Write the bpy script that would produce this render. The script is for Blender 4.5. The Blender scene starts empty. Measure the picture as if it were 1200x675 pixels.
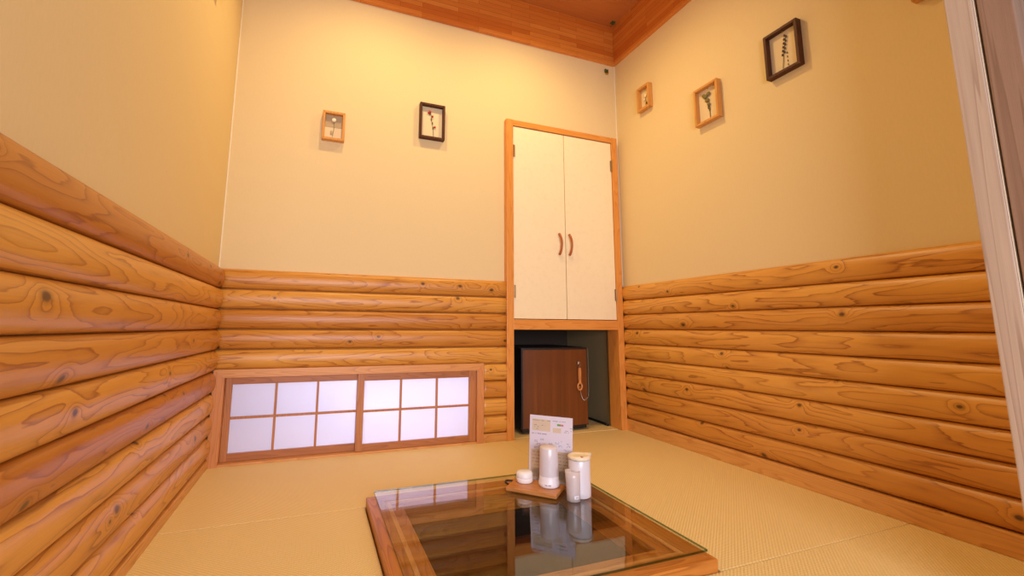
import bpy, bmesh, math, random
from mathutils import Vector, Matrix, noise
random.seed(7)
C = bpy.context.scene.collection
PI = math.pi
W = 2.354; H = 0.905; ZB = 2.495; ZC = 2.772; YF = -1.87     # width, log height, fascia bottom, ceiling, front wall inner face

# ------------------------------------------------------------------ helpers
def lin(c):
    return tuple([(x/255/12.92 if x/255 <= .04045 else ((x/255+.055)/1.055)**2.4) for x in c]) + (1,)

def obj(name, bm, mat, parent=None, loc=(0, 0, 0), smooth=False, rot=None):
    me = bpy.data.meshes.new(name)
    bm.normal_update()
    bm.to_mesh(me); bm.free()
    for m in (mat if isinstance(mat, (list, tuple)) else [mat]): me.materials.append(m)
    if smooth:
        for p in me.polygons: p.use_smooth = True
    o = bpy.data.objects.new(name, me); C.objects.link(o)
    o.location = loc
    if rot: o.rotation_euler = rot
    if parent: o.parent = parent
    return o

def box(bm, x0, x1, y0, y1, z0, z1, bev=0, mi=0):
    r = bmesh.ops.create_cube(bm, size=1)
    vs = r['verts']
    for v in vs:
        v.co = Vector(((x0+x1)/2+v.co.x*(x1-x0), (y0+y1)/2+v.co.y*(y1-y0), (z0+z1)/2+v.co.z*(z1-z0)))
    fs = list({f for v in vs for f in v.link_faces})
    for f in fs: f.material_index = mi
    if bev:
        es = list({e for v in vs for e in v.link_edges})
        bmesh.ops.bevel(bm, geom=es, offset=bev, segments=2, affect='EDGES', profile=.6)
    return bm

def bx(*a, **k): return box(bmesh.new(), *a, **k)

def prism(bm, pts, axis, a0, a1, mi=0):
    """extrude polygon pts (2-D) along an axis from a0 to a1"""
    def mk(p, a):
        if axis == 'x': return (a, p[0], p[1])
        if axis == 'y': return (p[0], a, p[1])
        return (p[0], p[1], a)
    A = [bm.verts.new(mk(p, a0)) for p in pts]; B = [bm.verts.new(mk(p, a1)) for p in pts]
    n = len(pts); fs = [bm.faces.new(A), bm.faces.new(B[::-1])]
    for i in range(n): fs.append(bm.faces.new((A[i], B[i], B[(i+1) % n], A[(i+1) % n])))
    for f in fs: f.material_index = mi
    bmesh.ops.recalc_face_normals(bm, faces=fs)
    return bm

def lathe(bm, prof, n=40, c=(0, 0), mi=0):
    rings = []
    for r, z in prof:
        if r < 1e-6: rings.append([bm.verts.new((c[0], c[1], z))])
        else: rings.append([bm.verts.new((c[0]+r*math.cos(2*PI*i/n), c[1]+r*math.sin(2*PI*i/n), z)) for i in range(n)])
    fs = []
    for a, b in zip(rings, rings[1:]):
        for i in range(n):
            j = (i+1) % n
            if len(a) == 1 and len(b) == 1: continue
            if len(a) == 1: fs.append(bm.faces.new((a[0], b[j], b[i])))
            elif len(b) == 1: fs.append(bm.faces.new((a[i], a[j], b[0])))
            else: fs.append(bm.faces.new((a[i], a[j], b[j], b[i])))
    for f in fs: f.material_index = mi
    bmesh.ops.recalc_face_normals(bm, faces=fs)
    return bm

def tube(bm, pts, r, n=8, closed=False, flat=1.0, mi=0):
    pts = [Vector(p) for p in pts]; N = len(pts); rings = []
    up = None
    for i, p in enumerate(pts):
        a = pts[i-1] if (i or closed) else p
        b = pts[(i+1) % N] if (i < N-1 or closed) else p
        t = (b-a).normalized()
        if up is None:
            up = t.orthogonal().normalized()
        s = t.cross(up).normalized(); up = s.cross(t).normalized()
        rr = r(i/(N-1)) if callable(r) else r
        rings.append([bm.verts.new(p+up*math.cos(2*PI*k/n)*rr+s*math.sin(2*PI*k/n)*rr*flat) for k in range(n)])
    fs = []
    for i in range(N if closed else N-1):
        a, b = rings[i], rings[(i+1) % N]
        for k in range(n): fs.append(bm.faces.new((a[k], a[(k+1) % n], b[(k+1) % n], b[k])))
    if not closed: fs += [bm.faces.new(rings[0]), bm.faces.new(rings[-1][::-1])]
    for f in fs: f.material_index = mi
    bmesh.ops.recalc_face_normals(bm, faces=fs)
    return bm

def blob(bm, c, r, s=(1, 1, 1), mi=0, sub=2):
    g = bmesh.ops.create_icosphere(bm, subdivisions=sub, radius=r)
    for v in g['verts']: v.co = Vector((v.co.x*s[0]+c[0], v.co.y*s[1]+c[1], v.co.z*s[2]+c[2]))
    for f in {f for v in g['verts'] for f in v.link_faces}: f.material_index = mi

def thing(name, label, cat, loc=(0, 0, 0), rotz=0, group=None):
    o = bpy.data.objects.new(name, None); C.objects.link(o)
    o.empty_display_size = .05
    o.location = loc; o.rotation_euler = (0, 0, rotz)
    o['label'] = label; o['category'] = cat
    if group: o['group'] = group
    return o

def tag(o, label, cat, group=None):
    o['label'] = label; o['category'] = cat
    if group: o['group'] = group
    return o

def struct(name, bm, mat, label=None, **k):
    o = obj(name, bm, mat, **k); o['kind'] = 'structure'
    return o

# ------------------------------------------------------------------ materials
class NT:
    def __init__(s, name):
        s.m = bpy.data.materials.new(name); s.m.use_nodes = True
        s.t = s.m.node_tree; s.t.nodes.clear()
        s.out = s.t.nodes.new('ShaderNodeOutputMaterial')
    def n(s, typ, **kw):
        nd = s.t.nodes.new(typ)
        for k, v in kw.items():
            if k.startswith('i_'):
                key = k[2:]; key = int(key) if key.isdigit() else key.replace('_', ' ')
                if isinstance(v, bpy.types.NodeSocket): s.t.links.new(v, nd.inputs[key])
                else: nd.inputs[key].default_value = v
            else: setattr(nd, k, v)
        return nd
    def math(s, op, a, b=0.0, c=None):
        nd = s.n('ShaderNodeMath', operation=op)
        for i, v in enumerate((a, b) + ((c,) if c is not None else ())):
            if isinstance(v, bpy.types.NodeSocket): s.t.links.new(v, nd.inputs[i])
            else: nd.inputs[i].default_value = v
        return nd.outputs[0]
    def vmath(s, op, a, b):
        nd = s.n('ShaderNodeVectorMath', operation=op)
        for i, v in enumerate((a, b)):
            if isinstance(v, bpy.types.NodeSocket): s.t.links.new(v, nd.inputs[i])
            else: nd.inputs[i].default_value = v
        return nd.outputs[0]
    def mix(s, f, a, b, blend='MIX'):
        nd = s.n('ShaderNodeMix', data_type='RGBA', blend_type=blend)
        for k, v in ((0, f), (6, a), (7, b)):
            if isinstance(v, bpy.types.NodeSocket): s.t.links.new(v, nd.inputs[k])
            else: nd.inputs[k].default_value = v
        return nd.outputs[2]
    def ramp(s, f, stops, interp='LINEAR'):
        nd = s.n('ShaderNodeValToRGB'); nd.color_ramp.interpolation = interp
        e = nd.color_ramp.elements
        while len(e) < len(stops): e.new(.5)
        for el, (p, c) in zip(e, stops): el.position = p; el.color = c
        s.t.links.new(f, nd.inputs[0]); return nd.outputs[0]
    def noise(s, vec, scale, detail=3, rough=.5):
        nd = s.n('ShaderNodeTexNoise', i_Scale=scale, i_Detail=detail, i_Roughness=rough)
        s.t.links.new(vec, nd.inputs['Vector']); return nd.outputs[0]
    def scale(s, vec, sc):
        return s.vmath('MULTIPLY', vec, sc)
    def coord(s, which='Object', rnd=True):
        o = s.n('ShaderNodeTexCoord').outputs[which]
        if not rnd: return o
        r = s.n('ShaderNodeObjectInfo').outputs['Random']
        cmb = s.n('ShaderNodeCombineXYZ', i_X=s.math('MULTIPLY', r, 37.0), i_Y=s.math('MULTIPLY', r, 11.0), i_Z=s.math('MULTIPLY', r, 23.0)).outputs[0]
        return s.vmath('ADD', o, cmb)
    def bump(s, h, strength=.3, dist=.002):
        return s.n('ShaderNodeBump', i_Height=h, i_Strength=strength, i_Distance=dist).outputs[0]
    def principled(s, col, rough=.5, bump=None, **kw):
        p = s.n('ShaderNodeBsdfPrincipled')
        for k, v in dict(Base_Color=col, Roughness=rough, **kw).items():
            key = k.replace('_', ' ')
            if isinstance(v, bpy.types.NodeSocket): s.t.links.new(v, p.inputs[key])
            else: p.inputs[key].default_value = v
        if bump is not None: s.t.links.new(bump, p.inputs['Normal'])
        s.t.links.new(p.outputs[0], s.out.inputs[0]); return s.m

def plain(name, rgb, rough=.5, var=.06, sc=40, **kw):
    n = NT(name); v = n.noise(n.coord(), sc, 3)
    c = n.mix(n.math('MULTIPLY', v, var*2), lin(rgb), lin(tuple(x*.72 for x in rgb)))
    return n.principled(c, rough, **kw)

def log_mat(name, light, mid, dark, hue=.5):
    """varnished cedar half log: local x runs along the log, growth rings wander round a pith behind the face"""
    n = NT(name)
    raw = n.coord(rnd=False); co = n.coord()
    sep = n.n('ShaderNodeSeparateXYZ'); n.t.links.new(raw, sep.inputs[0])
    y = n.math('ADD', sep.outputs['Y'], .03); z = sep.outputs['Z']
    r = n.math('SQRT', n.math('ADD', n.math('MULTIPLY', y, y), n.math('MULTIPLY', z, z)))
    big = n.noise(n.scale(co, (1.15, 8, 8)), 1, 2.2, .5)
    sm = n.noise(n.scale(co, (9, 60, 60)), 1, 2, .5)
    vo = n.n('ShaderNodeTexVoronoi', voronoi_dimensions='2D', i_Scale=7.6); sc_ = n.n('ShaderNodeSeparateXYZ'); n.t.links.new(co, sc_.inputs[0])
    cv_ = n.n('ShaderNodeCombineXYZ', i_X=n.math('MULTIPLY', sc_.outputs['X'], .72), i_Y=sc_.outputs['Z']); n.t.links.new(cv_.outputs[0], vo.inputs['Vector'])
    cs = n.n('ShaderNodeSeparateColor'); n.t.links.new(vo.outputs['Color'], cs.inputs[0])
    has = n.math('GREATER_THAN', cs.outputs[0], .60)
    d = n.math('ADD', n.math('MULTIPLY', vo.outputs['Distance'], n.math('ADD', n.math('MULTIPLY', cs.outputs[1], .9), .75)), n.math('SUBTRACT', 1.0, has))
    kb = n.math('POWER', 2.718, n.math('MULTIPLY', n.math('MULTIPLY', d, d), -30.0))
    r = n.math('ADD', r, n.math('MULTIPLY', big, .075))
    r = n.math('ADD', r, n.math('MULTIPLY', sm, .0035))
    r = n.math('ADD', r, n.math('MULTIPLY', kb, .012))
    f = n.math('FRACT', n.math('MULTIPLY', r, 200.0))
    ring = n.ramp(f, [(0, (0, 0, 0, 1)), (.5, (.08, .08, .08, 1)), (.8, (.35, .35, .35, 1)), (.94, (.95, .95, .95, 1)), (1, (.1, .1, .1, 1))])
    patch = n.noise(n.scale(co, (2.5, 12, 12)), 1, 3)
    ringf = n.math('MULTIPLY', ring, n.math('ADD', n.math('MULTIPLY', patch, 1.2), .02))
    base = n.mix(n.math('MULTIPLY', patch, .55), lin(light), lin(mid))
    rnd = n.n('ShaderNodeObjectInfo').outputs['Random']
    base = n.mix(n.math('MULTIPLY', n.math('POWER', rnd, 1.6), .9), base, lin(tuple(q*.92 for q in mid)))
    c = n.mix(ringf, base, lin(dark))
    fib = n.noise(n.scale(co, (12, 260, 260)), 1, 2)
    c = n.mix(n.math('MULTIPLY', fib, .22), c, lin(dark))
    kn = n.ramp(d, [(0, (1, 1, 1, 1)), (.040, (.9, .9, .9, 1)), (.066, (.3, .3, .3, 1)), (.11, (0, 0, 0, 1))])
    c = n.mix(n.math('MULTIPLY', kn, .9), c, lin((60, 28, 10)))
    bp = n.bump(n.math('ADD', n.math('MULTIPLY', fib, .4), n.noise(n.scale(co, (5, 14, 14)), 1, 2)), .25, .004)
    return n.principled(c, .36, bp, Specular_IOR_Level=.5)

def wood(name, light, dark, axis='x', rough=.4, ring=90, spec=.5, contrast=.6):
    """planed board, grain along a local axis"""
    n = NT(name); co = n.coord()
    lo, hi = 1.2, 14
    s = {'x': (lo, hi, hi), 'y': (hi, lo, hi), 'z': (hi, hi, lo)}[axis]
    if name in ('bare_cedar_post', 'door_edge_cedar'): s = (34, 34, .5)
    a = n.noise(n.scale(co, s), 1, 2)
    fr = n.math('FRACT', n.math('MULTIPLY', a, ring/6))
    g = n.ramp(fr, [(0, (0, 0, 0, 1)), (.6, (.3, .3, .3, 1)), (.92, (1, 1, 1, 1)), (1, (.1, .1, .1, 1))])
    fib = n.noise(n.scale(co, tuple(q*18 for q in s)), 1, 2)
    c = n.mix(n.math('MULTIPLY', g, contrast), lin(light), lin(dark))
    c = n.mix(n.math('MULTIPLY', fib, .35), c, lin(dark))
    return n.principled(c, rough, n.bump(fib, .12, .002), Specular_IOR_Level=spec)

M = {}
M['log'] = log_mat('cedar_log', (238, 182, 84), (206, 128, 40), (130, 58, 12))
M['paper'] = None
n = NT('wallpaper'); co = n.coord('Object', False)
w1 = n.noise(n.scale(co, (420, 420, 25)), 1, 2); w2 = n.noise(n.scale(co, (150, 150, 60)), 1, 2)
wv = n.math('ADD', w1, w2); pt = n.noise(co, 2.2, 2)
c = n.mix(n.math('MULTIPLY', wv, .22), lin((232, 212, 164)), lin((210, 186, 134)))
c = n.mix(n.math('MULTIPLY', pt, .15), c, lin((224, 202, 160)))
M['wall'] = n.principled(c, .85, n.bump(wv, .16, .0012), Specular_IOR_Level=.2)
M['bead'] = plain('corner_bead', (246, 234, 206), .6)
M['white_wall'] = plain('white_plaster', (232, 222, 214), .85, .05, 30)
n = NT('tatami'); co = n.coord('Object', False)
sp = n.n('ShaderNodeSeparateXYZ'); n.t.links.new(co, sp.inputs[0])
sx = n.math('SINE', n.math('MULTIPLY', sp.outputs['X'], 2*PI/.0125)); sy = n.math('SINE', n.math('MULTIPLY', sp.outputs['Y'], 2*PI/.0105))
wv = n.math('MULTIPLY', sx, sy)
wv2 = n.math('ADD', n.math('MULTIPLY', wv, .5), .5)
pt = n.noise(n.scale(co, (3, 3, 3)), 1, 3); th = n.noise(n.scale(co, (40, 400, 40)), 1, 2)
c = n.mix(n.math('MULTIPLY', wv2, .5), lin((250, 226, 160)), lin((212, 180, 108)))
c = n.mix(n.math('MULTIPLY', th, .2), c, lin((206, 176, 118)))
c = n.mix(n.math('MULTIPLY', pt, .14), c, lin((216, 184, 132)))
M['tatami'] = n.principled(c, .6, n.bump(wv2, .8, .002), Specular_IOR_Level=.3)
M['slab'] = wood('underfloor_board', (196, 160, 110), (150, 110, 66), 'x')
M['frame_w'] = wood('window_cedar', (196, 132, 74), (158, 92, 44), 'x', .45)
M['frame_wz'] = wood('window_cedar_upright', (196, 132, 74), (158, 92, 44), 'z', .45)
M['casing'] = wood('casing_cedar', (224, 164, 96), (190, 122, 58), 'x', .42)
M['casing_z'] = wood('casing_cedar_upright', (218, 152, 90), (186, 114, 58), 'z', .42)
M['jamb'] = wood('cupboard_pine_upright', (230, 160, 78), (196, 120, 46), 'z', .38)
M['jamb_x'] = wood('cupboard_pine_rail', (230, 160, 78), (196, 120, 46), 'x', .38)
M['sash'] = wood('sash_cedar', (186, 120, 64), (144, 84, 40), 'x', .45)
M['base'] = wood('baseboard_pine', (228, 172, 94), (184, 118, 48), 'x', .4)
M['table_x'] = wood('table_board', (204, 132, 56), (146, 80, 22), 'x', .32, contrast=.75)
M['table_y'] = wood('table_board_side', (204, 132, 56), (146, 80, 22), 'y', .32, contrast=.75)
M['lip_x'] = wood('table_lip_lit', (232, 176, 108), (196, 130, 66), 'x', .35)  # paler than the boards: light on the lip edge put into its colour
M['lip_y'] = wood('table_lip_side_lit', (232, 176, 108), (196, 130, 66), 'y', .35)
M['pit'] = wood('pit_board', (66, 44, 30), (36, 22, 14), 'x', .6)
M['pic_light'] = wood('light_frame_wood', (220, 162, 84), (184, 118, 50), 'z', .45)
M['pic_dark'] = wood('dark_frame_wood', (92, 52, 30), (52, 28, 16), 'z', .55, 90, .25)
M['post'] = wood('bare_cedar_post', (204, 184, 162), (160, 134, 114), 'z', .6, 40, .3, .75)
M['post2'] = wood('door_edge_cedar', (160, 130, 108), (128, 98, 78), 'z', .6, 40, .3, .7)
M['tray'] = wood('tray_wood', (206, 142, 78), (166, 100, 46), 'x', .4)
M['opener'] = wood('opener_wood', (214, 150, 88), (178, 110, 58), 'z', .45)
M['handle'] = wood('pull_wood', (186, 104, 52), (142, 70, 32), 'z', .4)

# laminated fascia: staggered staves
n = NT('laminated_fascia'); co = n.coord('Object', False)
br = n.n('ShaderNodeTexBrick', offset=.37, i_Scale=1.0, i_Mortar_Size=.0006, i_Mortar_Smooth=.1, i_Brick_Width=.36, i_Row_Height=.031, i_Bias=0.0)
br.inputs['Color1'].default_value = lin((232, 150, 62)); br.inputs['Color2'].default_value = lin((204, 112, 38)); br.inputs['Mortar'].default_value = lin((120, 56, 20))
rot = n.n('ShaderNodeSeparateXYZ'); n.t.links.new(co, rot.inputs[0])
cv = n.n('ShaderNodeCombineXYZ', i_X=rot.outputs['X'], i_Y=rot.outputs['Z']); n.t.links.new(cv.outputs[0], br.inputs['Vector'])
fib = n.noise(n.scale(co, (9, 9, 200)), 1, 3)
c = n.mix(n.math('MULTIPLY', fib, .45), br.outputs['Color'], lin((140, 66, 26)))
M['fascia'] = n.principled(c, .27, n.bump(fib, .06, .001))
M['ceiling'] = wood('ceiling_ply', (196, 122, 60), (172, 98, 42), 'x', .5, 40, contrast=.35)

# cupboard door paper
n = NT('door_paper'); co = n.coord()
v = n.noise(co, 34, 4, .65); fl = n.ramp(v, [(0, (0, 0, 0, 1)), (.5, (.1, .1, .1, 1)), (.75, (1, 1, 1, 1))])
M['door'] = n.principled(n.mix(n.math('MULTIPLY', fl, .4), lin((246, 232, 194)), lin((232, 214, 168))), .75, n.bump(v, .1, .001))

# fridge door laminate: upright stripes
n = NT('fridge_laminate'); co = n.coord('Object', False)
a = n.noise(n.scale(co, (55, 2, 1.2)), 1, 3); b = n.noise(n.scale(co, (300, 2, 6)), 1, 2)
c = n.mix(n.math('MULTIPLY', a, .9), lin((140, 80, 32)), lin((78, 42, 16))); c = n.mix(n.math('MULTIPLY', b, .3), c, lin((70, 32, 14)))
M['fridge'] = n.principled(c, .38)
M['black'] = plain('black_plastic', (26, 24, 24), .45)
M['niche'] = plain('niche_side_shaded', (150, 132, 92), .8, .1, 8)  # beige wallpaper of the niche side, its shade put into the colour
M['niche_dark'] = plain('niche_lining_shaded', (52, 42, 32), .8, .1, 8)  # darkness inside the niche put into the lining colour
M['metal'] = plain('bright_metal', (190, 184, 172), .28, .02, Metallic=1.0)
M['bronze'] = plain('bronze_hinge', (170, 140, 100), .4, .05, Metallic=.7)
M['cream'] = plain('cream_card', (228, 208, 166), .8, .05, 60)
M['linen'] = plain('beige_linen', (196, 172, 132), .9, .2, 300)
M['white'] = plain('white_ceramic', (244, 242, 240), .25, .01)
M['white_plastic'] = plain('white_plastic', (240, 238, 242), .35, .01)
M['cream_plastic'] = plain('cream_plastic_lid', (244, 230, 200), .45, .03)
M['grey'] = plain('grey_print', (120, 112, 128), .8)
M['cardw'] = plain('white_paper', (240, 234, 242), .7, .02)
M['beige'] = plain('beige_print', (232, 214, 184), .7, .03)
M['tan'] = plain('tan_print', (230, 206, 172), .7, .04, 90)
M['green'] = plain('green_print', (120, 178, 88), .7)
M['pink'] = plain('pink_print', (222, 140, 140), .7)
M['stem'] = plain('dried_stem', (120, 112, 60), .8)
M['leaf'] = plain('dried_leaf', (92, 86, 46), .8, .2)
M['berry'] = plain('red_berry', (190, 30, 36), .4)
M['flower'] = plain('cream_bloom', (252, 244, 214), .7)
M['hop'] = plain('pale_green_bloom', (128, 116, 62), .8, .2, 120)
M['lav'] = plain('dark_seed_spike', (92, 72, 62), .8, .2)
M['moss'] = plain('green_hook', (74, 92, 42), .5)
M['brass'] = plain('yellow_brass', (200, 150, 50), .35, .03, Metallic=.6)
M['strip'] = plain('black_gap_strip', (22, 20, 18), .5)

def clear(name, ior=1.5, tint=(1, 1, 1, 1)):
    """thin clear sheet: fresnel mirror over straight-through light, the same from both sides"""
    n = NT(name)
    geo = n.n('ShaderNodeNewGeometry')
    mm = n.n('ShaderNodeMix', data_type='FLOAT'); n.t.links.new(geo.outputs['Backfacing'], mm.inputs[0])
    mm.inputs[2].default_value = ior; mm.inputs[3].default_value = 1/ior
    fr = n.n('ShaderNodeFresnel'); n.t.links.new(mm.outputs[0], fr.inputs['IOR'])
    tr = n.n('ShaderNodeBsdfTransparent'); tr.inputs[0].default_value = tint
    gl = n.n('ShaderNodeBsdfGlossy'); gl.inputs['Roughness'].default_value = 0.0; gl.inputs['Color'].default_value = (1, 1, 1, 1)
    mx = n.n('ShaderNodeMixShader'); n.t.links.new(fr.outputs[0], mx.inputs[0]); n.t.links.new(tr.outputs[0], mx.inputs[1]); n.t.links.new(gl.outputs[0], mx.inputs[2])
    n.t.links.new(mx.outputs[0], n.out.inputs[0]); return n.m
M['glass'] = clear('table_glass', 1.52, (.93, .95, .93, 1))
M['greenglass'] = clear('glass_cut_edge', 1.52, (.22, .38, .31, 1))
M['acrylic'] = clear('clear_acrylic', 1.3, (.97, .97, .98, 1))

def frosted(name, rgb, transp=.3, tl=.45):
    n = NT(name); col = lin(rgb)
    df = n.n('ShaderNodeBsdfDiffuse'); df.inputs[0].default_value = col
    tr = n.n('ShaderNodeBsdfTranslucent'); tr.inputs[0].default_value = col
    m1 = n.n('ShaderNodeMixShader'); m1.inputs[0].default_value = tl; n.t.links.new(df.outputs[0], m1.inputs[1]); n.t.links.new(tr.outputs[0], m1.inputs[2])
    tp = n.n('ShaderNodeBsdfTransparent'); tp.inputs[0].default_value = (.98, .96, .96, 1)
    m2 = n.n('ShaderNodeMixShader'); m2.inputs[0].default_value = transp; n.t.links.new(m1.outputs[0], m2.inputs[1]); n.t.links.new(tp.outputs[0], m2.inputs[2])
    gl = n.n('ShaderNodeBsdfGlossy'); gl.inputs['Roughness'].default_value = .25
    m3 = n.n('ShaderNodeMixShader'); m3.inputs[0].default_value = .06; n.t.links.new(m2.outputs[0], m3.inputs[1]); n.t.links.new(gl.outputs[0], m3.inputs[2])
    n.t.links.new(m3.outputs[0], n.out.inputs[0]); return n.m
M['shoji'] = frosted('shoji_paper', (232, 230, 244), 0.0, .55)
M['frost'] = frosted('frosted_plastic', (252, 246, 248), .12, .3)
M['frost2'] = frosted('milky_plastic', (252, 248, 252), .03, .2)
M['frost3'] = frosted('frosted_clear_plastic', (250, 242, 242), .32, .3)

# ------------------------------------------------------------------ room shell
# base slab with the table pit left open
TX0, TX1, TY0, TY1 = .652, 1.480, -1.436, -.695        # table frame
OX0, OX1, OY0, OY1 = .765, 1.372, -1.330, -.802        # opening
ZF = -.045
bm = bmesh.new()
px0, px1, py0, py1 = OX0-.02, OX1+.02, OY0-.02, OY1+.02
box(bm, -.12, px0, -2.7, .75, ZF-.06, ZF); box(bm, px1, W+.12, -2.7, .75, ZF-.06, ZF)
box(bm, px0, px1, -2.7, py0, ZF-.06, ZF); box(bm, px0, px1, py1, .75, ZF-.06, ZF)
struct('floor', bm, M['slab'])
# tatami mats, pinwheel round the table
g = .0005
def mat_obj(x0, x1, y0, y1, label, side=False):
    b = bx(-(x1-x0)/2+g, (x1-x0)/2-g, -(y1-y0)/2+g, (y1-y0)/2-g, -.022, .022, bev=.003)
    tag(obj('tatami_mat', b, M['tatami'], loc=((x0+x1)/2, (y0+y1)/2, -.022)), label, 'tatami mat', 'tatami mats laid round the sunken table')
SX, SY = 1.485, -1.437
mat_obj(.0, 1.487, -.698, 0.0, 'tan tatami mat lying along the low paper-screened window')
mat_obj(1.487, W, SY, 0.0, 'tan tatami mat beside the table, reaching back to the cupboard and its niche')
mat_obj(.650, W, YF-.02, SY, 'tan tatami mat in the front right corner, under the log wall near the doorway')
mat_obj(.0, .649, YF-.02, -.699, 'tan tatami mat at the front left, between log wall and the side of the table')

wall = M['wall']
struct('wall_left', bx(-.1, 0, YF-.1, .1, 0, ZC), wall)
struct('wall_right', bx(W, W+.1, YF-.1, .75, 0, ZC), wall)
bm = bmesh.new()
WX0, WX1, WZ = .055, 1.325, .405           # window hole
CX0, CX1, CZ = 1.50, 2.315, 1.92           # cupboard hole
box(bm, 0, WX0, 0, .1, 0, ZC); box(bm, WX0, WX1, 0, .1, WZ, ZC); box(bm, WX1, CX0, 0, .1, 0, ZC)
box(bm, CX0, CX1, 0, .1, CZ, ZC); box(bm, CX1, W, 0, .1, 0, ZC)
struct('wall_back', bm, wall)
struct('ceiling', bx(-.1, W+.1, YF-.1, .1, ZC, ZC+.06), M['ceiling'])
bm = bmesh.new()                            # front wall: doorway from the left wall to the post
box(bm, 1.945, W+.1, YF-.092, YF, -.02, ZC); box(bm, -.1, 1.945, YF-.092, YF, 2.25, ZC)
struct('wall_front', bm, M['white_wall'])

# fascia boards
def fascia(name, L, loc, rz):
    bm = bx(-L/2, L/2, 0, .022, ZB, ZC, bev=.002)
    o = struct(name, bm, M['fascia'], loc=loc, rot=(0, 0, rz))
    b2 = bx(-L/2, L/2, -.004, .026, ZB-.012, ZB, bev=.002)
    obj('bottom_strip', b2, M['fascia'], o)
    return o
fascia('trim_1', W, (W/2, 0, 0), PI)
fascia('trim_2', -YF-.022, (W, YF/2-.011, 0), PI/2)
fascia('trim_3', -YF-.022, (0, YF/2-.011, 0), -PI/2)
# thin corner beads of the wallpaper
for i, (x, s) in enumerate(((0, 1), (W, -1))):
    b = bx(min(x, x+s*.006), max(x, x+s*.006), -.006, 0, H, ZB-.012, bev=.0015)
    struct('trim_%d' % (4+i), b, M['bead'])

# ------------------------------------------------------------------ half logs
def log_bm(L, pitch, depth, seed, xa=0, xb=0):
    bm = bmesh.new(); nl = max(8, int(L/.05)); na = 16
    rows = []
    for i in range(nl+1):
        x = -L/2+L*i/nl
        dd = depth*(1+.07*noise.noise(Vector((x*1.6, seed*3.7, 0))))
        sh = .0022*noise.noise(Vector((x*1.3, seed*1.9, 5)))
        hh = pitch/2*.995
        row = []
        for k in range(na+1):
            t = -1+2*k/na
            a = t*PI/2
            zz = math.sin(a)*hh; yy = dd*(math.cos(a)**.68) if k not in (0, na) else 0
            zz += sh*math.cos(a)
            row.append(bm.verts.new((x, yy, zz)))
        rows.append(row)
    for i in range(nl):
        for k in range(na): bm.faces.new((rows[i][k], rows[i][k+1], rows[i+1][k+1], rows[i+1][k]))
    bm.faces.new([r for r in rows[0]][::-1]); bm.faces.new([r for r in rows[-1]])
    bmesh.ops.recalc_face_normals(bm, faces=bm.faces[:])
    return bm

def logs(parent, x0, x1, pitch, k0, k1, place, seed):
    for k in range(k0, k1):
        z = H-pitch*(k+.5)
        bm = log_bm(x1-x0, pitch, .036, seed+k*1.37)
        o = obj('wall_log', bm, M['log'], parent, smooth=True)
        place(o, (x0+x1)/2, z)
        o['kind'] = 'structure'
def place_back(o, m, z): o.location = (m, 0, z); o.rotation_euler = (0, 0, PI)
def place_left(o, m, z): o.location = (0, m, z); o.rotation_euler = (0, 0, -PI/2)
def place_right(o, m, z): o.location = (W, m, z); o.rotation_euler = (0, 0, PI/2)
wl, wb, wr = (bpy.data.objects[k] for k in ('wall_left', 'wall_back', 'wall_right'))
logs(wl, YF, 0, .0965, 0, 9, place_left, 1)
logs(wr, YF, -.001, .0930, 0, 9, place_right, 40)
PB = .0955
logs(wb, 0, CX0, PB, 0, 5, place_back, 80)              # five full logs above the window
logs(wb, 1.350, CX0, PB, 5, 9, place_back, 90)          # short ends between window and cupboard
struct('baseboard_left', bx(YF/2, -YF/2, 0, .032, 0, H-9*.0965, bev=.003), M['base'], loc=(0, YF/2, 0), rot=(0, 0, -PI/2))
struct('baseboard_right', bx(YF/2, -YF/2-.001, 0, .036, 0, H-9*.0930-.001, bev=.004), M['base'], loc=(W, YF/2-.001, 0), rot=(0, 0, PI/2))
struct('baseboard_back', bx(-.074, .074, 0, .030, 0, H-9*PB, bev=.003), M['base'], loc=(1.425, 0, 0), rot=(0, 0, PI))

# ------------------------------------------------------------------ window with paper sashes
win = bpy.data.objects.new('window_1', None); C.objects.link(win); win['kind'] = 'structure'; win.location = (.69, 0, 0)
ox = .69
def wx(x): return x-ox
fy0, fy1 = -.037, .075
X0, X1, XI0, XI1, ZT, ZI = .024, 1.352, .070, 1.312, .431, .393
bm = bmesh.new(); prism(bm, [(wx(X0), 0), (wx(X0), ZT), (wx(XI0), ZI), (wx(XI0), 0)], 'y', fy0, fy1)
prism(bm, [(wx(X1), 0), (wx(X1), ZT), (wx(XI1), ZI), (wx(XI1), 0)], 'y', fy0, fy1)
obj('frame_stile', bm, M['casing_z'], win)
bm = prism(bmesh.new(), [(wx(X0)+.0004, ZT), (wx(X1)-.0004, ZT), (wx(XI1), ZI+.0003), (wx(XI0), ZI+.0003)], 'y', fy0-.001, fy1)
obj('frame_head', bm, M['casing'], win)
obj('sill', bx(wx(XI0), wx(XI1), fy0+.004, fy1, 0, .010, bev=.001), M['casing'], win)
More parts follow.
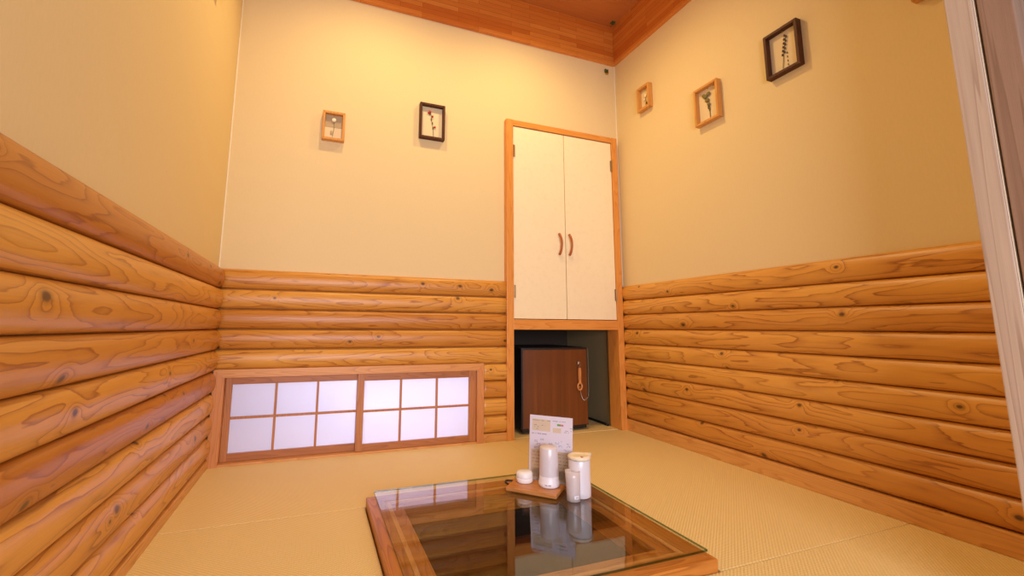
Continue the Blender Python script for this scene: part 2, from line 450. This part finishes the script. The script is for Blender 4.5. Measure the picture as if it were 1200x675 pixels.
def sash(xa, xb, pa, pb, mx, y, z0, z1, pz0, pz1):
    s = bpy.data.objects.new('sash', None); C.objects.link(s); s.parent = win; s.location = (0, 0, 0)
    t = .020
    bm = bmesh.new()
    box(bm, wx(xa), wx(pa), y, y+t, z0, z1, bev=.0015); box(bm, wx(pb), wx(xb), y, y+t, z0, z1, bev=.0015)
    obj('stile', bm, M['frame_wz'], s)
    bm = bmesh.new()
    box(bm, wx(pa), wx(pb), y+.001, y+t, z0, pz0, bev=.001); box(bm, wx(pa), wx(pb), y+.001, y+t, pz1, z1, bev=.001)
    obj('rail', bm, M['sash'], s)
    bm = bmesh.new()
    for m_ in mx: box(bm, wx(m_)-.0055, wx(m_)+.0055, y+.004, y+.014, pz0, pz1)
    box(bm, wx(pa), wx(pb), y+.0035, y+.0135, .2-.0055+.004, .2+.0055+.004)
    obj('lattice', bm, M['frame_wz'], s)
    obj('paper', bx(wx(pa)-.002, wx(pb)+.002, y+.0145, y+.0157, pz0-.002, pz1+.002), M['shoji'], s)
sash(.071, .705, .099, .668, (.289, .479), .002, .011, .392, .046, .358)
sash(.668, 1.3105, .702, 1.270, (.891, 1.086), -.022, .011, .392, .044, .356)

# ------------------------------------------------------------------ built-in cupboard
cup = thing('built_in_cupboard', 'tall built-in cupboard with cream double doors in an orange pine frame over an open niche', 'cupboard', (1.908, 0, 0))
def cx(x): return x-1.908
JL0, JL1, JR0, JR1 = 1.494, 1.539, 2.276, 2.320
obj('jamb', bx(cx(JL0), cx(JL1), -.037, .076, 0, 1.923, bev=.002), M['jamb'], cup)
obj('jamb', bx(cx(JR0), cx(JR1), -.037, .076, 0, 1.923, bev=.002), M['jamb'], cup)
obj('header', bx(cx(JL1), cx(JR0), -.036, .076, 1.885, 1.922, bev=.002), M['jamb_x'], cup)
obj('lower_rail', bx(cx(JL1), cx(JR0), -.036, .05, .620, .680, bev=.002), M['jamb_x'], cup)
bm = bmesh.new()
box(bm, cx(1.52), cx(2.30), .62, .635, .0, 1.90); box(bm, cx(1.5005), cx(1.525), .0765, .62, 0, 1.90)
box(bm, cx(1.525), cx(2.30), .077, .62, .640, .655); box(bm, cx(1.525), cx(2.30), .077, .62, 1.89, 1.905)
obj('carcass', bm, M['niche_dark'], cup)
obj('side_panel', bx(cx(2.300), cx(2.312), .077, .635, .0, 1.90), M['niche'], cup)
obj('niche_floor', bx(cx(1.540), cx(2.275), .001, .62, -.02, .002), M['tatami'], cup)
for i, (a, b, hx, hg) in enumerate(((1.542, 1.9015, 1.858, 1.543), (1.9065, 2.273, 1.931, 2.273))):
    d = obj('door', bx(cx(a), cx(b), -.030, -.008, .684, 1.881, bev=.0015), M['door'], cup)
    s = 1
    pts = []
    for k in range(15):
        t = k/14; bow = math.sin(PI*t)
        pts.append((cx(hx)-.002+.005*bow*s, -.034-.024*(bow**.7), 1.218-.132*t))
    hb = tube(bmesh.new(), pts, lambda t: .0048+.0018*abs(2*t-1), 10, flat=1.25)
    obj('handle', hb, M['handle'], d, smooth=True)
    for z in (1.72, .845):
        sgn = 1 if i == 0 else -1
        hb = bmesh.new(); box(hb, cx(hg)-.004, cx(hg)+.010*sgn if sgn > 0 else cx(hg)+.004, -.034, -.029, z-.038, z+.038, bev=.001) if sgn > 0 else box(hb, cx(hg)-.010, cx(hg)+.004, -.034, -.029, z-.038, z+.038, bev=.001)
        tube(hb, [(cx(hg), -.036, z-.038), (cx(hg), -.036, z+.038)], .004, 8)
        obj('hinge', hb, M['bronze'], d)

# ------------------------------------------------------------------ fridge in the niche
fr = thing('mini_fridge', 'small black fridge with a brown woodgrain door inside the cupboard niche', 'fridge', (1.862, .29, .002))
def fx(x): return x-1.862
FX0, FX1 = 1.628, 2.092
obj('cabinet', bx(fx(FX0)+.001, fx(FX1)-.001, -.20, .21, .022, .508, bev=.006), M['black'], fr)
# bowed door: front curves forward in plan, black edge strips and a woodgrain skin
def bow_strip(x0, x1, yb, yf, bow, z0, z1, mi=0, bm=None, n=16):
    bm = bm or bmesh.new(); pts = []
    w0, w1 = fx(FX0), fx(FX1)
    for k in range(n+1):
        x = x0+(x1-x0)*k/n; u = (x-w0)/(w1-w0)*2-1
        pts.append((x, yf-bow*(1-u*u)))
    pts = pts+[(x1, yb), (x0, yb)]
    return prism(bm, pts, 'z', z0, z1, mi)
dr = obj('door', bow_strip(fx(FX0), fx(FX1), -.202, -.236, .012, .030, .505), M['black'], fr)
obj('door_skin', bow_strip(fx(FX0)+.010, fx(FX1)-.003, -.236, -.238, .012, .034, .494), M['fridge'], dr)
for x in (fx(FX0)+.04, fx(FX1)-.04):
    for y in (-.17, .17): obj('foot', lathe(bmesh.new(), [(0, 0), (.016, 0), (.016, .024), (0, .024)], 16, (x, y)), M['black'], fr)
obj('kick_plate', bx(fx(FX0)+.01, fx(FX1)-.01, -.232, -.20, .008, .029, bev=.002), M['black'], fr)

# bottle opener hanging on the fridge door
YO = .035
op = thing('bottle_opener', 'wooden bottle opener hanging on a thin chain from the fridge door', 'bottle opener', (2.024, YO, .23))
ol = lambda x, z: (x-2.024, 0, z-.23)
bm = bmesh.new()
pts = [(-.010, .190), (.010, .190), (.012, .150), (.010, .075), (.013, .062)]
body = []
ring = [(.024*math.cos(t), .036+.030*math.sin(t)) for t in [PI/3-k*(2*PI-PI/3)/22 for k in range(23)]]
outer = [(-.009, .178), (.009, .178), (.011, .140), (.009, .068)]+ring[1:]+[(-.009, .068), (-.011, .140)]
prism(bm, [(p[0], p[1]) for p in outer[:4]]+[(-.009, .068), (-.011, .140)], 'y', -.005, .003)
tube(bm, [(.017*math.cos(t), -.001, .045+.024*math.sin(t)) for t in [2*PI*k/24 for k in range(24)]], .0065, 8, closed=True)
obj('wooden_body', bm, M['opener'], op)
bm = bmesh.new()
tube(bm, [(-.014, -.001, .036), (0, -.001, .043), (.014, -.001, .036)], .0035, 6)
obj('metal_bar', bm, M['metal'], op); bm = bmesh.new()
tube(bm, [(.006*math.cos(t), -.001, .183+.006*math.sin(t)) for t in [2*PI*k/12 for k in range(12)]], .0014, 6, closed=True)
obj('ring', bm, M['metal'], op)
bm = bmesh.new()
box(bm, -.012, .008, -.001, .006, .200, .222, bev=.003); tube(bm, [(-.002, -.003, .212), (-.002, -.010, .204), (-.001, -.010, .194), (0, -.004, .190)], .0022, 6)
obj('hook', bm, M['metal'], op)
bm = bmesh.new()
cp = []
op.scale = (.86, 1, .86)
P = [(.006, .02), (.012, -.02), (.024, -.046), (.042, -.054), (.072, -.034), (.078, .02), (.079, .12), (.079, .24), (.079, .318)]
for a, b in zip(P, P[1:]):
    for k in range(6): t = k/6; cp.append((a[0]+(b[0]-a[0])*t, a[1]+(b[1]-a[1])*t))
cp.append(P[-1])
for i, (x, z) in enumerate(cp): blob(bm, (x, .002-.0 if x < .06 else .004, z), .0022, sub=1)
tube(bm, [(x, .002 if x < .06 else .004, z) for x, z in cp], .0011, 5)
obj('chain', bm, M['metal'], op)

# solid dark strip added in place of the floor gap along the side panel
pts = [(2.262+.006*math.sin(y*9), .085+y, .010) for y in [k*.03 for k in range(17)]]
cb = tube(bmesh.new(), pts, .008, 8)
tag(obj('niche_gap_strip', cb, M['strip'], smooth=True), 'black strip standing in for a gap in the niche floor right of the fridge', 'strip')

# ------------------------------------------------------------------ sunken table with glass
tb = thing('sunken_table', 'low square wooden table frame round a dark pit in the middle of the tatami', 'table', ((TX0+TX1)/2, (TY0+TY1)/2, 0))
tx, ty = (TX0+TX1)/2, (TY0+TY1)/2
ax0, ax1, ay0, ay1 = TX0-tx, TX1-tx, TY0-ty, TY1-ty
ox0, ox1, oy0, oy1 = OX0-tx, OX1-tx, OY0-ty, OY1-ty
def frame_ring(a, b, z0, z1, mx, my, name, parent):
    """four mitred boards between rectangle a (outer) and b (inner)"""
    (x0, x1, y0, y1), (i0, i1, j0, j1) = a, b; e = .0004
    for pts, m in (([(x0, y0), (x1, y0), (i1, j0), (i0, j0)], mx), ([(x0, y1), (x1, y1), (i1, j1), (i0, j1)], mx),
                   ([(x0, y0+e), (i0, j0+e), (i0, j1-e), (x0, y1-e)], my), ([(x1, y0+e), (i1, j0+e), (i1, j1-e), (x1, y1-e)], my)):
        bm = prism(bmesh.new(), pts, 'z', z0, z1)
        bmesh.ops.bevel(bm, geom=bm.edges[:], offset=.0015, segments=1, affect='EDGES')
        obj(name, bm, m, parent)
def shrink(r, d): return (r[0]+d, r[1]-d, r[2]+d, r[3]-d)
R0 = (ax0, ax1, ay0, ay1); Ri = (ox0, ox1, oy0, oy1)
def lerp(t): return tuple(a+(b-a)*t for a, b in zip(R0, Ri))
frame_ring(lerp(0), lerp(.52), -.02, .030, M['table_x'], M['table_y'], 'outer_board', tb)
frame_ring(lerp(.53), lerp(.66), -.02, .0285, M['lip_x'], M['lip_y'], 'inner_lip', tb)
frame_ring(lerp(.665), lerp(1.0), -.04, .0235, M['table_x'], M['table_y'], 'inner_board', tb)
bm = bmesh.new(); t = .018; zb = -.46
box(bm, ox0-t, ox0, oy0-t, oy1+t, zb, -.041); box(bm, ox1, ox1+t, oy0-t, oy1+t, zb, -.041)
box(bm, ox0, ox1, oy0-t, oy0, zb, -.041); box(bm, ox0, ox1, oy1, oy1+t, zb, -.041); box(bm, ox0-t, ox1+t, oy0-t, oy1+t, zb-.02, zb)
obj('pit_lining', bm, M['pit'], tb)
# glass sheet resting on it, set back a little
GX0, GX1, GY0, GY1, GZ0, GZ1 = .684, 1.486, -1.398, -.662, .0303, .0363
bm = bx(GX0-1.085, GX1-1.085, GY0+1.03, GY1+1.03, -.0030, .0030)
for f in bm.faces:
    f.material_index = 0 if abs(f.normal.z) > .5 else 1
bm.normal_update()
for f in bm.faces: f.material_index = 0 if abs(f.normal.z) > .5 else 1
tag(obj('glass_top', bm, [M['glass'], M['greenglass']], loc=(1.085, -1.03, (GZ0+GZ1)/2)), 'clear square glass sheet resting on the wooden table frame', 'glass sheet')

# ------------------------------------------------------------------ things on the glass
G = GZ1+.0003
A = Vector((1.137, -.826)); B = Vector((1.270, -.963)); D = Vector((1.222, -.742))
mid = (B+D)/2
ang = math.atan2(B.y-A.y, B.x-A.x)
L = (B-A).length/2; wd = (D-A).length/2
tr = thing('serving_board', 'small flat wooden board with a black cord loop, under the white jar and lantern', 'board', (mid.x, mid.y, G), ang)
bm = bx(-L, L, -wd, wd, .003, .0165, bev=.003); obj('board', bm, M['tray'], tr)
for sx in (-1, 1):
    for sy in (-1, 1): obj('foot', lathe(bmesh.new(), [(0, 0), (.006, 0), (.006, .004), (0, .004)], 12, (sx*(L-.02), sy*(wd-.015))), M['black'], tr)
pts = [(-L+.006, -.018, .010), (-L-.008, -.020, .013), (-L-.020, -.012, .015), (-L-.024, 0, .016), (-L-.020, .012, .015), (-L-.008, .020, .013), (-L+.006, .018, .010)]
obj('cord_loop', tube(bmesh.new(), pts, .0035, 8), M['black'], tr, smooth=True)
TZ = G+.0167
# jar (round, domed lid)
j = thing('round_jar', 'small round white lidded jar on the left end of the wooden board', 'jar', (1.2265, -.800, TZ))
obj('body', lathe(bmesh.new(), [(0, 0), (.028, 0), (.031, .003), (.0315, .016), (.0308, .0175), (0, .0175)]), M['white'], j, smooth=True)
obj('lid', lathe(bmesh.new(), [(0, .0178), (.0303, .0178), (.0312, .020), (.0305, .032), (.027, .0375), (.018, .040), (0, .041)]), M['white'], j, smooth=True)
# lantern: white base and frosted cylinder
ln = thing('frosted_lantern', 'frosted cylinder lantern with a white round base, standing on the wooden board', 'lantern', (1.293, -.870, TZ))
obj('base', lathe(bmesh.new(), [(0, 0), (.034, 0), (.0385, .004), (.039, .012), (.0378, .020), (.036, .024), (.0355, .040), (.033, .0415), (0, .0415)]), M['white_plastic'], ln, smooth=True)
obj('shade', lathe(bmesh.new(), [(.0345, .024), (.0358, .042), (.0345, .09), (.0325, .134), (.030, .1385), (0, .139), (0, .137), (.029, .1365), (.031, .133), (.033, .09), (.0338, .043), (.0325, .042)]), M['frost'], ln, smooth=True)
obj('reflector', lathe(bmesh.new(), [(0, .0418), (.031, .0418), (.0315, .050), (.026, .0535), (.020, .060), (.019, .085), (.012, .092), (0, .093)]), M['white_plastic'], ln, smooth=True)
bm = bmesh.new(); a0 = math.atan2(-2.387+.868, .451-1.302)
for k in range(9):
    a = a0+(-.34+k*.062)-.02
    if k == 4: continue
    q = Matrix.Rotation(a, 4, 'Z')
    s0 = len(bm.verts); box(bm, .0386, .0392, -.0011, .0011, .0105, .0125 if k % 2 else .0135)
    bm.verts.ensure_lookup_table()
    for v in bm.verts[s0:]: v.co = q @ v.co
obj('printed_mark', bm, M['grey'], ln)
# milky water jug with lid
wj = thing('water_jug', 'milky white plastic water jug with a cream lid, behind the small frosted cup', 'jug', (1.372, -.952, G))
obj('body', lathe(bmesh.new(), [(0, 0), (.035, 0), (.039, .003), (.0392, .02), (.0385, .08), (.039, .125), (.0378, .127), (.0365, .08), (.0355, .02), (.032, .005), (0, .005)]), M['frost2'], wj, smooth=True)
bm = lathe(bmesh.new(), [(.0385, .1275), (.0405, .128), (.041, .134), (.038, .139), (.029, .141), (.024, .138), (.010, .1375), (0, .139)])
for v in bm.verts:
    d_ = math.atan2(v.co.y, v.co.x)
    if v.co.xy.length > .034 and abs(d_-.1) < .3: v.co.x += .010; v.co.z += .004
    v.co.z += .002*noise.noise(v.co*60)
obj('lid', bm, M['cream_plastic'], wj, smooth=True)
obj('lid_tab', bx(-.013, -.005, -.0365, -.026, .1385, .142, bev=.001), M['handle'], wj, rot=(0, 0, 0))
# slanted frosted cup (bill holder) with a sticker
bh = thing('frosted_cup', 'small slant-cut frosted cup with a white sticker, in front of the water jug', 'cup', (1.329, -.9785, G))
def slant(r0, r1, zlo, zhi, th):
    bm = bmesh.new(); n_ = 36; ro = []; ri = []; bo = []; bi = []
    for i in range(n_):
        a = 2*PI*i/n_; c_, s_ = math.cos(a), math.sin(a)
        u = (1-math.cos(a-math.radians(200)))/2           # high side
        z = zhi+(zlo-zhi)*u
        fl = 1+.22*max(0, math.cos(a-math.radians(165)))**6
        bo.append(bm.verts.new((r0*c_, r0*s_, 0))); ro.append([bm.verts.new((r0*c_*(1+(fl-1)*t**2)+(r1-r0)*c_*t, r0*s_*(1+(fl-1)*t**2)+(r1-r0)*s_*t, z*t)) for t in (.25, .5, .75, 1)])
        ri.append([bm.verts.new((r0*c_*(1+(fl-1)*t**2)+(r1-r0)*c_*t-th*c_, r0*s_*(1+(fl-1)*t**2)+(r1-r0)*s_*t-th*s_, z*t+(.003 if t < .01 else 0))) for t in (0, .5, 1)])
    for i in range(n_):
        j_ = (i+1) % n_; col = [bo[i]]+ro[i]+ri[i][::-1]; co2 = [bo[j_]]+ro[j_]+ri[j_][::-1]
        for a, b, c_, d_ in zip(col, co2, co2[1:], col[1:]): bm.faces.new((a, b, c_, d_))
    bm.faces.new(bo[::-1]); bm.faces.new([r[0] for r in ri])
    bmesh.ops.recalc_face_normals(bm, faces=bm.faces[:])
    return bm
obj('cup_body', slant(.0235, .0245, .094, .100, .0018), M['frost3'], bh, smooth=True)
a0 = math.atan2(-2.387+.98, .451-1.337)
st = bmesh.new()
for k in range(6):
    for mi, (za, zb_, rr) in enumerate(((.010, .021, .0243), (.013, .017, .0246))):
        if mi and k not in (2, 3, 4): continue
        a1_, a2_ = a0+.12+k*.12, a0+.12+(k+1)*.12
        if mi: a2_ = a1_+.07
        vs = [st.verts.new((rr*math.cos(a), rr*math.sin(a), z)) for a, z in ((a1_, za), (a2_, za), (a2_, zb_), (a1_, zb_))]
        f = st.faces.new(vs); f.material_index = mi
obj('sticker', st, [M['white_plastic'], M['grey']], bh)
# receipt slip curled inside the cup
bm = bmesh.new()
prev = None
for k in range(17):
    a = -PI*.75+k*PI*1.5/16
    v0 = bm.verts.new((.019*math.cos(a), .019*math.sin(a), .006)); v1 = bm.verts.new((.019*math.cos(a), .019*math.sin(a), .086))
    if prev: bm.faces.new((prev[0], v0, v1, prev[1]))
    prev = (v0, v1)
slp = obj('paper_slip', bm, M['beige'], loc=(1.329, -.9785, G), smooth=True)
m_ = slp.modifiers.new('thick', 'SOLIDIFY'); m_.thickness = .0004
tag(slp, 'curled paper slip standing inside the small frosted cup', 'paper slip')

# menu card in a clear stand, behind the board
u = (B-A).normalized(); nn = Vector((-u.y, u.x))
MB = D+nn*.017+u*.042                                  # left foot of the card
MWd, MH = .173, .246
mc = thing('menu_card', 'white printed menu card standing upright behind the lantern', 'menu', (MB.x, MB.y, G), ang)
tilt = Matrix.Rotation(math.radians(-6), 4, 'X')
bm = bx(0, MWd, 0, .0012, .0, MH)
def patch(x0, x1, z0, z1, mi, y=-.0004): box(bm, x0, x1, y, 0.0, z0, z1, mi=mi)
patch(.010, .085, .188, .232, 1)
patch(.095, .128, .186, .204, 1)
patch(.112, .126, .212, .219, 3); patch(.126, .137, .212, .219, 4)
random.seed(11)
def dashes(x0, x1, z, mi=2, h=.0018, gap=.45):
    x = x0
    while x < x1:
        w_ = random.uniform(.002, .005)
        if random.random() > gap: patch(x, min(x+w_, x1), z, z+h, mi, -.0006)
        x += w_+.0012
dashes(.012, .085, .226); dashes(.014, .060, .208); dashes(.014, .040, .202); dashes(.014, .04, .194)
dashes(.094, .145, .228, gap=.3); dashes(.162, .172, .206, gap=.1); dashes(.14, .155, .196); dashes(.135, .158, .19); dashes(.162, .172, .196)
dashes(.010, .070, .176, h=.0025, gap=.2)
for x_, z_ in ((.02, .15), (.045, .158), (.03, .14), (.08, .146), (.085, .138), (.105, .15), (.118, .155), (.145, .15), (.15, .142), (.118, .14), (.02, .126), (.14, .128)):
    for k in range(2): dashes(x_, x_+.014, z_-.004*k, gap=.35, h=.0012)
patch(.008, .172, .012, .118, 5)
patch(.014, .052, .020, .050, 1); patch(.060, .10, .02, .05, 1); patch(.108, .165, .02, .05, 1)
for z_ in (.108, .096, .084, .072, .060): dashes(.014, .165, z_, gap=.4)
for v in bm.verts: v.co = tilt @ v.co + Vector((0, .0, .004))
obj('card', bm, [M['cardw'], M['beige'], M['grey'], M['green'], M['pink'], M['tan']], mc)
bm = bx(-.002, MWd+.002, -.0024, -.0008, 0, MH+.002); box(bm, -.002, MWd+.002, .0016, .0032, 0, MH+.002)
for v in bm.verts: v.co = tilt @ v.co + Vector((0, .0, .004))
box(bm, -.002, MWd+.002, -.003, .060, 0, .002)
obj('clear_stand', bm, M['acrylic'], mc)

# ------------------------------------------------------------------ shadow-box frames with pressed flowers
def pic(label, w, h, dark, loc, rz, kind, border=.0125, depth=.032):
    o = thing('flower_frame', label, 'picture frame', loc, rz, 'small box frames of dried flowers hung on the walls')
    m = M['pic_dark'] if dark else M['pic_light']
    # local: x along wall, z up, -y towards the room; origin at bottom centre on the wall
    i0, i1 = -w/2+border, w/2-border
    bm = bmesh.new()
    for pts in ([(-w/2, 0), (w/2, 0), (i1, border), (i0, border)], [(-w/2, h), (w/2, h), (i1, h-border), (i0, h-border)],
                [(-w/2, .0003), (i0, border+.0003), (i0, h-border-.0003), (-w/2, h-.0003)], [(w/2, .0003), (i1, border+.0003), (i1, h-border-.0003), (w/2, h-.0003)]):
        b2 = prism(bmesh.new(), pts, 'y', -depth, -.0005)
        bmesh.ops.bevel(b2, geom=b2.edges[:], offset=.001, segments=1, affect='EDGES')
        me = bpy.data.meshes.new('t'); b2.to_mesh(me); b2.free(); bm.from_mesh(me); bpy.data.meshes.remove(me)
    obj('frame', bm, m, o)
    ih = h-2*border
    obj('backing', bx(i0, i1, -.006, -.001, border, h-border), M['cream'], o)
    y = -.0085
    bm = bmesh.new(); f = obj
    if kind == 'puff':
        obj('linen_panel', bx(i0+.0005, i1-.0005, -.0075, -.0062, border+ih*.5, h-border), M['linen'], o)
        tube(bm, [(.0, y, border+ih*.78), (.002, y, border+ih*.45), (-.004, y, border+ih*.1)], .0012, 6, mi=0)
        blob(bm, (.0, y-.004, border+ih*.80), .012, (1, .6, 1), 1)
        blob(bm, (-.010, y, border+ih*.27), .009, (.7, .12, 1.5), 2)  # leaf shadow on the backing, modelled as a flat beige shape
        mats = [M['stem'], M['flower'], M['linen']]
    elif kind == 'berry':
        P_ = [(.012, border+ih*.05), (.010, border+ih*.3), (.0, border+ih*.55), (-.006, border+ih*.8), (-.018, border+ih*.9)]
        tube(bm, [(a, y, b) for a, b in P_], .0013, 6)
        for a, b in ((.018, .36), (.003, .70), (-.012, .84), (-.02, .80)): blob(bm, (a, y-.003, border+ih*b), .0065, mi=1)
        for a, b in ((.004, .48), (-.002, .6), (.008, .33), (-.012, .78)): blob(bm, (a, y-.001, border+ih*b), .008, (.5, .15, 1.2), 2)
        mats = [M['stem'], M['berry'], M['leaf']]
    elif kind == 'hop':
        tube(bm, [(.006, y, border+ih*.05), (.004, y, border+ih*.4), (-.006, y, border+ih*.7)], .0016, 6)
        for a, b, r in ((-.014, .76, .014), (.006, .80, .012), (-.004, .62, .013), (-.026, .82, .010), (.004, .48, .010)): blob(bm, (a, y-.004, border+ih*b), r, (1, .45, .9), 1)
        for a, b in ((.004, .34), (-.002, .42)): blob(bm, (a, y, border+ih*b), .009, (.6, .15, 1.6), 2)
        mats = [M['stem'], M['hop'], M['leaf']]
    elif kind == 'spike':
        tube(bm, [(-.012, y, border+ih*.04), (-.004, y, border+ih*.4), (.012, y, border+ih*.86)], .0011, 6)
        for k in range(11):
            t = .42+.045*k; blob(bm, (-.004+.016*(t-.4)/.46+(.004 if k % 2 else -.004), y-.002, border+ih*t), .0052, (.8, .5, 1.4), 1, 1)
        for k in range(4):
            t = .12+.1*k; blob(bm, (.012, y, border+ih*t), .004, (.5, .3, 1.5), 2, 1)
        mats = [M['stem'], M['lav'], M['leaf']]
    else:
        tube(bm, [(.0, y, border+ih*.06), (.003, y, border+ih*.5)], .0012, 6)
        blob(bm, (.004, y-.003, border+ih*.62), .010, (1, .5, 1.3), 1); blob(bm, (-.008, y-.002, border+ih*.45), .007, (1, .5, 1), 1)
        blob(bm, (.010, y-.001, border+ih*.22), .006, (1, .4, 1.4), 2)
        mats = [M['stem'], M['flower'], M['leaf']]
    obj('dried_flower', bm, mats, o, smooth=True)
    # little hanging loop behind the top edge
    obj('hanger', lathe(bmesh.new(), [(0, h-border-.004), (.003, h-border-.004), (.003, h-border+.000), (0, h-border)], 10, (0, -.010)), M['brass'], o)
    return o
pic('small light wood frame with one round cream flower, on the window wall', .114, .160, False, (.4835, 0, 1.620), 0, 'puff')
pic('dark brown frame with a red-berried sprig, between the light frame and the cupboard', .150, .214, True, (1.026, 0, 1.716), 0, 'berry')
pic('smallest light wood frame on the right wall, nearest the cupboard corner', .108, .160, False, (W, -.304, 2.008), -PI/2, 'tiny', border=.015)
pic('light wood frame with a pale green dried flower, middle of the right wall row', .150, .208, False, (W, -.766, 1.712), -PI/2, 'hop')
pic('dark brown frame with a dried seed spike, high on the right wall', .150, .212, True, (W, -1.174, 1.757), -PI/2, 'spike')
pic('frame by the doorway post on the right wall, cut off by the top edge', .150, .212, False, (W, -1.697, 1.758), -PI/2, 'spike')
pic('dark frame on the left wall, only its lower corner in view', .150, .212, True, (0, -.575, 1.953), PI/2, 'berry')

# small hooks in the corner
def hook(loc, rot, label):
    bm = bmesh.new(); box(bm, -.013, -.002, -.012, 0, -.014, .012, bev=.002); box(bm, .002, .013, -.013, 0, -.017, .010, bev=.002)
    t_ = thing('corner_hook', label, 'hook', loc)
    t_.rotation_euler = rot
    obj('clip', bm, M['moss'], t_)
    obj('brass_tip', bx(-.006, .013, -.012, -.001, -.025, -.0175, bev=.001), M['brass'], t_)
hook((2.281, 0, 2.435), (0, 0, 0), 'tiny dark green hook on the back wall just under the ceiling fascia corner')
hook((2.300, -.075, ZC), (PI/2, 0, 0), 'tiny dark green hook on the wooden ceiling near the corner')

# ------------------------------------------------------------------ doorway post and sliding door edge
dw = bpy.data.objects.new('door_1', None); C.objects.link(dw); dw['kind'] = 'structure'; dw.location = (1.92, -1.909, 0)
obj('door_post', bx(-.020, .060, .0065, .054, -.02, 2.25, bev=.0025), M['post'], dw)
obj('seal_strip', bx(-.017, .03, .0035, .006, -.02, 2.25, bev=.0005), M['bead'], dw)
obj('outer_casing', bx(-.020, .060, -.0565, -.001, -.02, 2.25, bev=.0025), M['post2'], dw)

# ------------------------------------------------------------------ lights
def spot(loc, target, power, col, size=120, blend=.6, rad=.05):
    l = bpy.data.lights.new('downlight', 'SPOT'); l.energy = power; l.color = col; l.spot_size = math.radians(size); l.spot_blend = blend; l.shadow_soft_size = rad
    o = bpy.data.objects.new('downlight', l); C.objects.link(o); o.location = loc
    o.rotation_euler = (Vector(target)-Vector(loc)).to_track_quat('-Z', 'Y').to_euler(); return o
WARM = (1.0, .71, .31)
spot((.66, -.60, 2.66), (.72, -.62, 0), 41, WARM, 166, 1.0, .04)
spot((1.56, -.62, 2.66), (1.50, -.62, 0), 45, WARM, 168, 1.0, .04)

def area(loc, target, sx_, sy_, power, col):
    l = bpy.data.lights.new('daylight', 'AREA'); l.shape = 'RECTANGLE'; l.size = sx_; l.size_y = sy_; l.energy = power; l.color = col
    o = bpy.data.objects.new('daylight', l); C.objects.link(o); o.location = loc
    o.rotation_euler = (Vector(target)-Vector(loc)).to_track_quat('-Z', 'Y').to_euler(); return o
area((.92, .62, .46), (.86, 0, .2), 1.0, .7, 23, (.80, .86, 1.0))          # daylight behind the paper window

area((.62, -4.0, .85), (1.1, 0, .25), 1.9, .9, 80, (.97, .90, 1.0))             # daylight from the corridor side, through the doorway

w = bpy.data.worlds.new('World'); bpy.context.scene.world = w; w.use_nodes = True
bg = w.node_tree.nodes['Background']; bg.inputs[0].default_value = (1.0, .90, .88, 1); bg.inputs[1].default_value = .18

# ------------------------------------------------------------------ camera
cam = bpy.data.cameras.new('camera'); co_ = bpy.data.objects.new('camera', cam); C.objects.link(co_)
f, yaw, pitch, roll, CP, ppx, ppy = (511.92, 0.35714, 0.14, 0.00602, (0.451, -2.3869, 0.6328), -36.77, -26.23)
cy_, sy_ = math.cos(yaw), math.sin(yaw); cp_, sp_ = math.cos(pitch), math.sin(pitch)
fw = Vector((sy_*cp_, cy_*cp_, sp_)); r = Vector((cy_, -sy_, 0)); up = r.cross(fw)
r2 = r*math.cos(roll)+up*math.sin(roll); u2 = -r*math.sin(roll)+up*math.cos(roll)
co_.matrix_world = Matrix(((r2.x, u2.x, -fw.x, CP[0]), (r2.y, u2.y, -fw.y, CP[1]), (r2.z, u2.z, -fw.z, CP[2]), (0, 0, 0, 1)))
cam.sensor_width = 36; cam.sensor_fit = 'HORIZONTAL'; cam.lens = f/1200*36; cam.shift_x = -ppx/1200; cam.shift_y = ppy/1200
cam.clip_start = .02
bpy.context.scene.camera = co_
vs = bpy.context.scene.view_settings
vs.view_transform = 'Standard'; vs.look = 'None'; vs.gamma = 1; vs.use_curve_mapping = False; vs.exposure = 0
